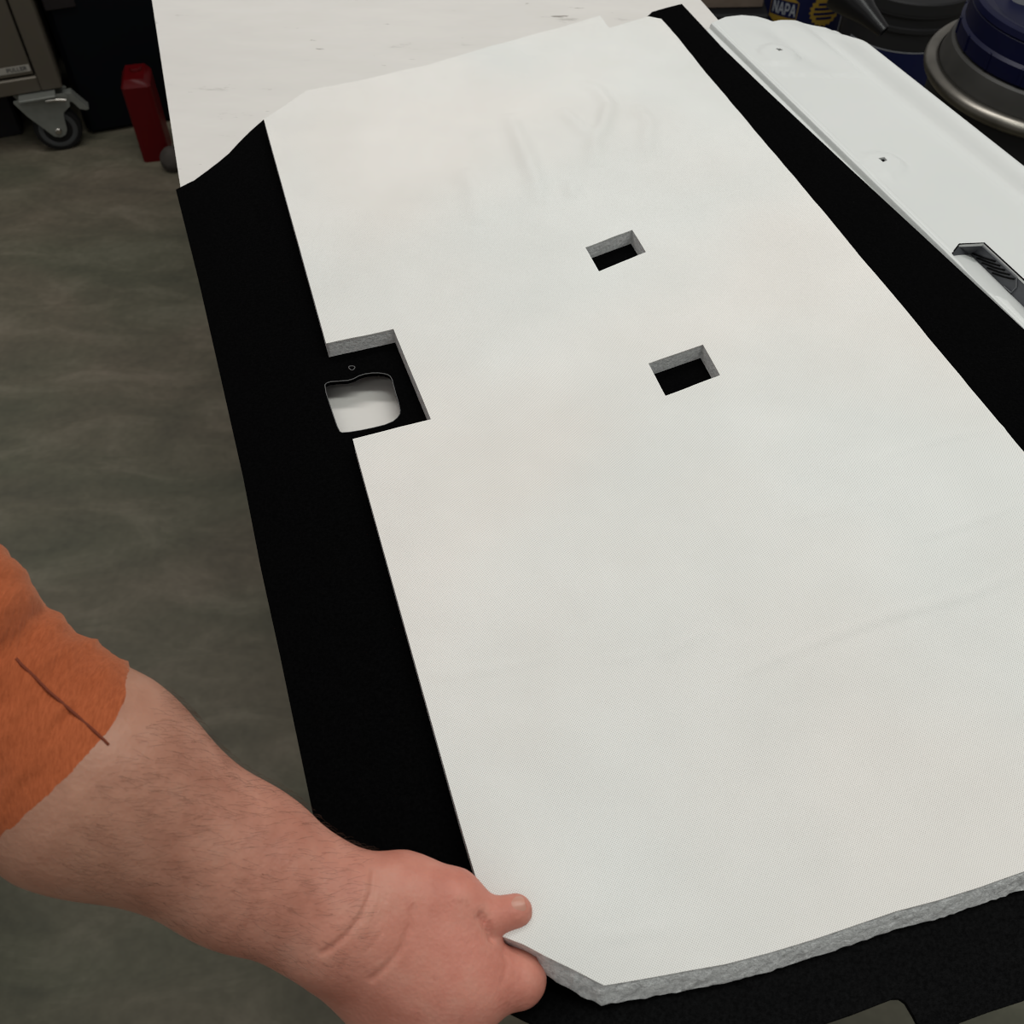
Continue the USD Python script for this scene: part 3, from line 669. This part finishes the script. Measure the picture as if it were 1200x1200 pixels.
# the rest of the person, leaning in from beside the table
pelvis, chest, neck, headc = np.array([-.92, .52, .96]), np.array([-.68, .555, 1.24]), np.array([-.545, .565, 1.405]), np.array([-.475, .565, 1.53])
lsh = np.array([-.555, .74, 1.29])
FW = np.array([.78, 0, -.62]); FW /= np.linalg.norm(FW); SIDE = np.array([0, 1., 0]); UPH = np.cross(FW, SIDE); UPH = UPH if UPH[2] > 0 else -UPH
TF = np.cross((chest - pelvis) / np.linalg.norm(chest - pelvis), SIDE)
def sdf_shirt(p):
    d = cone(p, pelvis + [.0, 0, .02], chest, .150, .165, TF, .68)
    d = smin(d, cone(p, chest, chest + (neck - chest) * .45, .165, .12, TF, .68), .04)
    d = smin(d, cone(p, shoulder + [-.03, .04, 0], lsh, .066, .066), .05)
    d = smin(d, cone(p, lsh, np.array([-.74, .86, 1.07]), .064, .050), .03)
    return smin(d, cone(p, np.array([-.74, .86, 1.07]), np.array([-.82, .86, .86]), .048, .043), .02)
pe.part('shirt', surface_net(sdf_shirt, (-1.15, .25, .72), (-.32, 1.02, 1.52), .010), 'orange_knit', True, label='orange knitted shirt')
def sdf_trousers(p):
    d = cone(p, pelvis + [0, -.07, -.0], pelvis + [0, .07, 0], .125, .125)
    for k in (-1, 1):
        hip, knee, ank = pelvis + [.0, k * .09, -.06], np.array([-.88, .52 + k * .11, .50]), np.array([-.95, .52 + k * .12, .09])
        d = smin(d, cone(p, hip, knee, .095, .068), .03); d = smin(d, cone(p, knee, ank, .068, .052), .02)
    return d
plain('denim', (.020, .028, .045), .85, spec=.2, var=.2, vscale=60)
pe.part('trousers', surface_net(sdf_trousers, (-1.15, .24, .02), (-.70, .80, 1.14), .010), 'denim', True, label='dark blue work trousers')
for k in (-1, 1):
    y_ = .52 + k * .12
    pe.part('shoe', surface_net(lambda p: np.maximum(smin(cone(p, np.array([-.97, y_, .05]), np.array([-.80, y_ + k * .02, .032]), .046, .040), cone(p, np.array([-.95, y_, .06]), np.array([-.95, y_, .11]), .044, .044), .02), -p[:, 2] + .001), (-1.06, y_ - .09, -.02), (-.72, y_ + .09, .18), .007), 'black', True, label='black work shoe')
def sdf_head(p):
    l = p - headc; a, b, c = l @ FW, l @ SIDE, l @ UPH
    d = (np.sqrt((a / .098) ** 2 + (b / .076) ** 2 + (c / .115) ** 2) - 1) * .08
    H = lambda f, s_, u: headc + FW * f + SIDE * s_ + UPH * u
    d = smin(d, cone(p, H(.045, 0, -.075), H(.075, 0, -.090), .040, .028), .03)
    d = smin(d, cone(p, H(.092, 0, .005), H(.112, 0, -.028), .008, .013), .008)
    for k in (-1, 1):
        d = smin(d, cone(p, H(.076, k * .020, .018), H(.076, k * .046, .016), .012, .010), .008)
        d = -smin(-d, np.linalg.norm(p - H(.100, k * .032, .0), axis=1) - .012, .008)
        d = smin(d, cone(p, H(-.010, k * .076, .016), H(-.008, k * .074, -.024), .013, .009), .004)
    d = smin(d, cone(p, H(.088, -.02, -.058), H(.088, .02, -.058), .007, .007), .005)
    return smin(d, cone(p, neck - (headc - neck) * .25, headc - UPH * .05 - FW * .02, .062, .056), .02)
hd = pe.part('head', surface_net(sdf_head, (-.72, .42, 1.30), (-.30, .71, 1.72), .0055), 'skin', True, label='bowed head')
def sdf_hair(p):
    l = p - headc; a, b, c = l @ FW, l @ SIDE, l @ UPH
    d = (np.sqrt((a / .104) ** 2 + (b / .083) ** 2 + (c / .122) ** 2) - 1) * .085
    return np.maximum(d, np.maximum(a - .060 - .2 * c, -c - .035 + np.clip(a + .03, 0, 1) * 1.2))
pe.part('hair', surface_net(sdf_hair, (-.66, .44, 1.36), (-.30, .69, 1.70), .0055), 'hair', True, parent=hd, label='short brown hair')
for k in (-1, 1):
    e_ = trimesh.creation.icosphere(2, .0115); e_.apply_translation(headc + FW * .084 + SIDE * k * .032)
    pe.part('eye', e_, 'logo_white', True, parent=hd)
lw = np.array([-.82, .86, .86])
def sdf_lhand(p):
    dn = np.array([.45, .0, -.89]); fw = np.array([.85, -.2, .3])
    d = cone(p, lw, lw + dn * .09, .028, .036, np.array([0, 1., 0]), .6)
    for k in range(4):
        o = lw + dn * .085 + np.array([.89, 0, .45]) * (.030 - .020 * k)
        L = (.070, .078, .072, .056)[k]; m_ = o + dn * L * .55 + np.array([0, -.006, 0])
        d = smin(d, smin(cone(p, o, m_, .0098, .0088), cone(p, m_, m_ + (dn + [0, -.35, 0]) * L * .42, .0086, .0074), .003), .003)
    t0 = lw + dn * .03 + np.array([.89, 0, .45]) * .022
    return smin(d, smin(cone(p, t0, t0 + np.array([.040, -.012, -.022]), .014, .011), cone(p, t0 + np.array([.040, -.012, -.022]), t0 + np.array([.060, -.020, -.052]), .0105, .0085), .004), .008)
pe.part('hand', surface_net(sdf_lhand, (-.92, .76, .64), (-.68, .94, .94), .0035), 'skin', True, label='relaxed other hand')

# ------------------------------------------------------------------ left background: tool cart
c1, c0 = P(73.5, 101, .165), P(0, 113, .165)
fx = c1 - c0; fx[2] = 0; fx /= np.linalg.norm(fx); fy = np.array([-fx[1], fx[0], 0.]); uz = np.array([0, 0, 1.])
ct = T('tool_cart', 'brown-grey steel tool cart with a recessed door panel standing on a braked caster', 'tool cart', (*(c1[:2]), 0))
F1 = frame(c1, fx, fy, uz)                                         # x: 0 at the right corner, negative to the left; y: into the cart
def inc(m): m = m.copy(); m.apply_transform(F1); return m
CW, CD, CH = .62, .42, .75
ct.part('cabinet', inc(box(CW, CD - .02, CH, (-CW/2, CD/2 + .01, CH/2), b=.003)), 'cart_paint', 30)
ct.part('stile', inc(box(.052, .02, CH, (-.026, .0, CH/2), b=.003)), 'cart_paint', 30)
ct.part('bottom_rail', inc(box(CW - .052, .02, .040, (-.052 - (CW - .052)/2, .0005, .020), b=.003)), 'cart_paint', 30)
dp = ct.part('door', inc(box(CW - .064, .016, CH - .055, (-.057 - (CW - .064)/2, .003, .045 + (CH - .055)/2), b=.002)), 'cart_paint', 30)
ct.part('door_gap', inc(box(.007, .004, CH - .045, (-.0545, -.0005 + .0095, .042 + (CH - .045)/2))), 'gap_black')
tape = inc(box(.20, .0012, .017, (-.060 - .10, -.0056, .063)))
tp_ = ct.part('tape_label', tape, 'tape', parent=dp, label='pale label strip with dark capitals')
tm = meshkit.text_mesh('PULLER', .0095, .0006, True); tm.apply_transform(frame((0, 0, 0), (1, 0, 0), (0, 0, 1), (0, -1, 0)))
tm.apply_translation([-.068 - tm.bounds[1][0], -.0064, .059]); ct.part('lettering', inc(tm), 'ink', parent=dp)
# caster under the corner, wheel side towards the viewer
wc = P(68, 149, .060); wd = fx
cs = frame(np.array([wc[0], wc[1], 0]), fx, fy, uz)
def inw(m): m = m.copy(); m.apply_transform(cs); return m
def disc(prof, c): m = trimesh.creation.revolve(np.array(prof), sections=40); m.apply_transform(trimesh.transformations.rotation_matrix(math.pi/2, [1, 0, 0])); m.apply_translation(c); return m
cs_path = ct.part('caster', inw(box(.09, .075, .006, (-.02, .0, .160), b=.001)), 'zinc', 30, label='zinc swivel caster')
ct.part('wheel', inw(disc([(0, -.014), (.052, -.014), (.058, -.012), (.0605, -.006), (.0605, .006), (.058, .012), (.052, .014), (0, .014)], (0, 0, .0605))), 'rubber', 40, parent=cs_path, label='black rubber wheel')
ct.part('wheel_disc', inw(disc([(.036, .0142), (.044, .0158), (.048, .0142), (.048, .013), (.036, .013), (.036, .0142)], (0, 0, .0605))), 'wheel_grey', 40, parent=cs_path, label='dark grey wheel rim')
fk = [(-.083, .157), (.052, .157), (.050, .122), (.030, .108), (.026, .100), (.022, .060), (.014, .047), (.0, .042), (-.014, .047), (-.022, .058), (-.060, .112)]
for yy in (-.021, .018):
    m = trimesh.creation.extrude_polygon(Polygon(fk).buffer(-.004).buffer(.004), .003, engine='earcut'); m.apply_transform(frame((0, yy + .003, 0), (1, 0, 0), (0, 0, 1), (0, -1, 0)))
    ct.part('fork', inw(m), 'zinc', 30, parent=cs_path)
ct.part('axle_bolt', inw(disc([(0, .026), (.006, .026), (.008, .024), (.008, .018), (0, .018)], (0, 0, .0605))), 'chrome', 40, parent=cs_path, label='bright axle bolt head')
lv = [(.040, .150), (.062, .152), (.088, .112), (.094, .104), (.084, .102), (.070, .108), (.058, .130), (.040, .132)]
m = trimesh.creation.extrude_polygon(Polygon(lv).buffer(-.002).buffer(.002), .03, engine='earcut'); m.apply_transform(frame((0, .013, 0), (1, 0, 0), (0, 0, 1), (0, -1, 0)))
ct.part('brake_pedal', inw(m), 'zinc', 30, parent=cs_path)
ct.part('swivel_bolt', inw(tube([(-.002, -.03, .150), (.02, -.03, .149), (.046, -.03, .143)], .0045, 10)), 'chrome', 40, parent=cs_path)
# the cart's other three casters
for (a, b) in ((-.54, .03), (-.54, .37), (-.10, .37)):
    q = c1 + fx * (a) + fy * b; cs2 = frame(np.array([q[0], q[1], 0]), fx, fy, uz)
    w = disc([(0, -.014), (.052, -.014), (.0605, -.006), (.0605, .006), (.052, .014), (0, .014)], (0, 0, .0605)); w.apply_transform(cs2)
    pth = ct.part('caster', (lambda mm: (mm.apply_transform(cs2), mm)[1])(cat(box(.08, .05, .006, (0, 0, .160)), box(.03, .003, .11, (0, -.02, .105)), box(.03, .003, .11, (0, .02, .105)))), 'zinc')
    ct.part('wheel', w, 'rubber', 40, parent=pth)

# black crate under the cart, dark bin beside it
def rbox(x0, x1, y0, y1, z0, z1, b=.01): return box(x1 - x0, y1 - y0, z1 - z0, ((x0 + x1)/2, (y0 + y1)/2, (z0 + z1)/2), b=b)
cr = T('crate', 'low black plastic crate on the floor under the tool cart', 'crate', (-1.45, 2.8, 0))
cm = frame(np.array([c1[0], c1[1], 0]), fx, fy, uz)
def inx(m): m = m.copy(); m.apply_transform(cm); return m
cr.part('body', inx(box(.34, .20, .120, (-.32, .20, .060), b=.006)), 'black', 30)
cr.part('rim', inx(box(.36, .22, .018, (-.32, .20, .126), b=.004)), 'black', 30)
bc = T('cabinet', 'wide black steel cabinet in deep shadow behind the tool cart and storage bin', 'cabinet', (*(c1 + fx * .2 + fy * .65)[:2], 0))
bc.part('body', inx(box(1.5, .30, 1.00, (.15, .65, .53), b=.004)), 'black', 30)
bc.part('plinth', inx(box(1.46, .27, .05, (.15, .65, .02), b=.002)), 'black', 30)
for k_ in range(2):
    d_ = bc.part('door', inx(box(.735, .012, .93, (-.22 + .74 * k_, .494, .53), b=.003)), 'black', 30)
    bc.part('handle', inx(tube([(.12 + .06 * k_, .472, .60), (.12 + .06 * k_, .472, .72)], .006, 8)), 'black_gloss', 40, parent=d_)
bn = T('storage_bin', 'tall near-black navy storage bin in shadow between the tool cart and the red can', 'bin', (*(c1 + fx * .197 + fy * .22)[:2], 0))
bn.part('body', inx(box(.36, .37, .60, (.197, .22, .30), b=.015)), 'bin_navy', 30)
bn.part('lid', inx(box(.375, .39, .04, (.20, .22, .62), b=.01)), 'bin_navy', 30)
bn.part('side_plate', inx(box(.075, .012, .05, (.055, .034, .365), b=.003)), 'bin_grey', 30, label='dim grey plate near the top of the bin')
# red can
ra, rb = P(168.5, 191, 0), P(201, 187.5, 0)
rd = rb - ra; rd[2] = 0; rw = np.linalg.norm(rd); rd /= rw; rn = np.array([-rd[1], rd[0], 0])
rc = T('red_can', 'tall narrow red metal can standing on the floor by the white table', 'can', (*(ra[:2]), 0))
Rf = frame(ra, rd, rn, uz)
def inr(m): m = m.copy(); m.apply_transform(Rf); return m
prof = Polygon([(0, 0), (rw, 0), (rw, .10), (0, .10)]).buffer(-.010).buffer(.010, 8)
a = extrude(prof, .196); tpp = np.array(prof.exterior.coords)[:-1]
inner = np.array(prof.buffer(-.012).exterior.coords)[:-1]
hull = trimesh.convex.convex_hull(np.vstack([np.column_stack([tpp, np.full(len(tpp), .0)]), np.column_stack([tpp, np.full(len(tpp), .205)]), np.column_stack([inner, np.full(len(inner), .222)])]))
rc.part('body', inr(hull), 'red_paint', 30)
rc.part('filler_cap', inr(lathe([(0, .230), (.013, .230), (.015, .227), (.015, .220), (0, .220)], (rw * .55, .06, 0), 24)), 'red_paint', 40)
# rubber lump
lp = P(205, 196, 0)
lm = trimesh.creation.icosphere(3, 1.0); lv_ = lm.vertices * [.032, .035, .032]; lv_[:, 2] = np.clip(lv_[:, 2], -.024, .03) + .024
lv_ = lv_ * (1 + .10 * (meshkit.fbm(lv_ * 60, 2, 3) - .5))[:, None]; lv_[:, 2] -= lv_[:, 2].min()
lo = usdkit.mesh(stage, free('/World/rubber_block'), (lv_ + [lp[0], lp[1] + .0, 0], lm.faces), M['block_grey'], True)
tag(lo, 'small rounded grey-brown rubber block on the floor beside the red can', 'rubber block')

# ------------------------------------------------------------------ right background: pails, drum, tote with plank
def wrap(m, R, ang0, z, c):
    "bends a flat mesh (x across, y up, z out) round an upright cylinder"
    m = m.subdivide_to_size(.012) if hasattr(m, 'subdivide_to_size') else m
    v = np.array(m.vertices); a = ang0 + v[:, 0] / R; r = R + v[:, 2]
    return np.column_stack([c[0] + r * np.cos(a), c[1] + r * np.sin(a), z + v[:, 1]]), np.array(m.faces)
def flat(poly, d): return extrude(Polygon(poly) if not isinstance(poly, Polygon) else poly, d)
def rectp(x0, y0, x1, y1): return [(x0, y0), (x1, y0), (x1, y1), (x0, y1)]
def face_ang(c): return math.atan2(-c[1], -c[0])           # the side that faces the camera
def pail(name, label, c, R, H, lab, yz, deco):
    t = T(name, label, 'pail', (c[0], c[1], 0), )
    t.part('body', lathe([(0, 0), (R * .93, 0), (R * .95, .005), (R, H * .80), (R + .006, H * .805), (R + .006, H * .83), (R, H * .835), (R + .001, H * .9), (R + .007, H * .905), (R + .007, H * .935), (R, H * .94), (R, H - .02), (0, H - .02)], (c[0], c[1], 0)), 'bucket_black', 30)
    t.part('lid', lathe([(0, H - .012), (R - .02, H - .012), (R - .016, H), (R + .004, H), (R + .008, H - .004), (R + .008, H - .03), (R + .002, H - .032), (0, H - .03)], (c[0], c[1], 0)), 'bucket_black', 30)
    a0 = face_ang(c) + deco['turn']; z0, z1 = yz; wl, wr_ = lab
    lb = t.part('paper_label', wrap(flat(rectp(wl, 0, wr_, z1 - z0), .0008), R, a0, z0, c), 'label_blue', label='dark blue wrap-around label')
    for (x0, y0, x1, y1) in ((wl, z1 - z0 - .0025, wr_, z1 - z0), (wr_ - .0025, 0, wr_, z1 - z0), (wl, 0, wl + .0025, z1 - z0)):
        t.part('label_border', wrap(flat(rectp(x0, y0, x1, y1), .0014), R, a0, z0, c), 'white_edge', parent=lb)
    if 'logo' in deco:
        lx, lz = deco['logo']; s = .045
        hexa = [(s * 1.05 * math.cos(k * math.pi/3 + math.pi/6), s * 1.15 * math.sin(k * math.pi/3 + math.pi/6)) for k in range(6)]
        m = flat(hexa, .0014); m.apply_translation([lx, lz, 0]); t.part('logo_hexagon', wrap(m, R, a0, 0, c), 'yellow', parent=lb, label='yellow hexagon of the logo')
        m = flat(rectp(-.039, -.018, .039, .026), .0018); m.apply_translation([lx, lz, 0]); t.part('logo_field', wrap(m, R, a0, 0, c), 'label_blue', parent=lb)
        m = meshkit.text_mesh('NAPA', .031, .0024, True); m.apply_scale([.068 / (m.bounds[1][0] - m.bounds[0][0]), 1, 1]); m.apply_translation([lx - .034, lz - .011, 0]); t.part('logo_lettering', wrap(m, R, a0, 0, c), 'logo_white', parent=lb, label='white capitals across the yellow hexagon')
    if 'burst' in deco:
        lx, lz, s = deco['burst']
        star = [(s * (1 if k % 2 else .86) * math.cos(k * math.pi / 20), s * (1 if k % 2 else .86) * math.sin(k * math.pi / 20)) for k in range(40)]
        m = flat(star, .0014); m.apply_translation([lx, lz, 0]); t.part('starburst', wrap(m, R, a0, 0, c), 'yellow', parent=lb, label='yellow starburst badge with saw-tooth rim')
        for k, (w, y) in enumerate(((.5, .4), (.7, .12), (.7, -.18), (.5, -.46))):
            m = flat(rectp(-s * w, y * s - .0035, s * w, y * s + .0035), .0019); m.apply_translation([lx, lz, 0]); t.part('starburst_line', wrap(m, R, a0, 0, c), 'label_blue', parent=lb)
    return t
cA, RA_ = (.845, 3.02), .150
pA = pail('pail', 'black pail with blue label, yellow hexagon logo and yellow starburst behind the trim panel', cA, RA_, .40, (-.135, .125), (.05, .335), {'turn': 0., 'logo': (-.050, .187), 'burst': (.066, .196, .045)})
wire = [np.array([cA[0] + (RA_ + .012) * math.cos(t_), cA[1] + (RA_ + .012) * math.sin(t_), z_]) for t_, z_ in [(face_ang(cA) + a_, z_) for a_, z_ in ((-1.25, .33), (-1.1, .27), (-.95, .22), (-.75, .185), (-.5, .165), (-.2, .155))]]
wire = [w for w in wire]
pA.part('bail_handle', tube(wire[:4], .0022, 8), 'steel', True, label='thin wire bail')
cB, RB_ = (1.01, 2.655), .150
pB = pail('pail', 'black ribbed pail with low blue label between the starburst pail and the steel-ringed drum', cB, RB_, .385, (-.135, .16), (.02, .262), {'turn': .05, 'burst': (-.098, .222, .022)})
# funnel on pail B's lid
fz = .385
fn = T('funnel', 'glossy black plastic funnel lying on the lid of the pail beside the drum', 'funnel', (.93, 2.62, fz))
ax0, ax1 = P(990, -22, .47), P(1040, 30, .415)
fd = (ax1 - ax0) / np.linalg.norm(ax1 - ax0)
fm = trimesh.creation.revolve(np.array([(.048, 0), (.050, .002), (.046, .02), (.024, .085), (.014, .14), (.011, .14), (.020, .085), (.042, .02), (.048, 0)]), sections=40)
sd_ = np.cross([0, 0, 1.], fd); sd_ /= np.linalg.norm(sd_); fm.apply_transform(frame(ax0, sd_, np.cross(fd, sd_), fd)); fm.apply_translation([0, 0, fz + .002 - fm.bounds[0][2]])
fn.part('cone', fm, 'black_gloss', 40)
# drum
cD = (.885, 1.60)
dr = T('drum', 'black steel drum with a shiny metal clamp ring under the blue pail', 'drum', (*cD, 0))
RD = .196; HR = .685
dr.part('body', lathe([(0, 0), (RD - .006, 0), (RD - .004, .01), (RD - .004, .22), (RD + .003, .23), (RD - .004, .24), (RD - .004, .44), (RD + .003, .45), (RD - .004, .46), (RD - .004, HR - .015), (0, HR - .015)], (*cD, 0), 96), 'bucket_black', 30)
dr.part('clamp_ring', lathe([(RD - .006, HR - .017)] + [(RD + .001 + .0125 * math.cos(a_), HR + .0125 * math.sin(a_)) for a_ in np.linspace(-2.2, 2.2, 14)] + [(RD - .006, HR - .017)], (*cD, 0), 96), 'steel', 40, label='shiny steel clamp ring')
dr.part('lid', lathe([(0, HR - .014), (RD - .008, HR - .014), (RD - .008, HR + .010), (RD - .018, HR + .040), (RD - .022, HR + .043), (0, HR + .043)], (*cD, 0), 96), 'drum_grey', 30, label='dark grey raised drum lid')
ZD = HR + .043
bp = T('blue_pail', 'glossy blue plastic pail lid with grey bung sitting on the black drum', 'pail', (*cD, ZD))
RP = .170
bp.part('body', lathe([(0, 0), (RP, 0), (RP + .003, .004), (RP + .003, .028), (RP - .002, .032), (RP - .003, .060), (RP - .010, .066), (0, .066)], (*cD, ZD), 96), 'pail_blue', 30)
bp.part('rim', lathe([(RP - .030, .070), (RP - .012, .076), (RP - .004, .073), (RP - .002, .064), (RP - .010, .060), (RP - .030, .060), (RP - .030, .070)], (*cD, ZD), 96), 'pail_blue', 40)
bp.part('top_disc', lathe([(0, .0655), (RP - .028, .0655), (RP - .028, .069), (0, .069)], (*cD, ZD), 64), 'pail_blue', 30)
for k in range(18):
    a_ = k * 2 * math.pi / 18 + .1
    bp.part('tear_tab', box(.004, .006, .026, (cD[0] + (RP + .003) * math.cos(a_), cD[1] + (RP + .003) * math.sin(a_), ZD + .017), rz=a_ , b=.001), 'pail_blue')
qb = P(1203, -2, ZD + .07)
bp.part('bung', lathe([(0, .086), (.020, .086), (.024, .083), (.024, .068), (0, .068)], (qb[0], qb[1], ZD), 32), 'white_edge', 30, label='grey screw bung')
# tote with a plank
pq = P(829, 11, .26); pr = P(900, -1, .26)
tt_ = T('tote', 'black plastic tote on the floor behind the far corner of the white table', 'tote', (.49, 2.83, 0))
tt_.part('body', box(.36, .20, .235, (.49, 2.83, .1175), b=.01), 'black', 30)
tt_.part('lid', box(.38, .22, .02, (.49, 2.83, .245), b=.005), 'black', 30)
pk = usdkit.mesh(stage, free('/World/wood_plank'), box(.30, .15, .03, (.515, 2.83, .2705), rz=.04, b=.003), M['wood'], 30)
tag(pk, 'short brown wooden plank lying on the black tote at the top edge', 'plank')
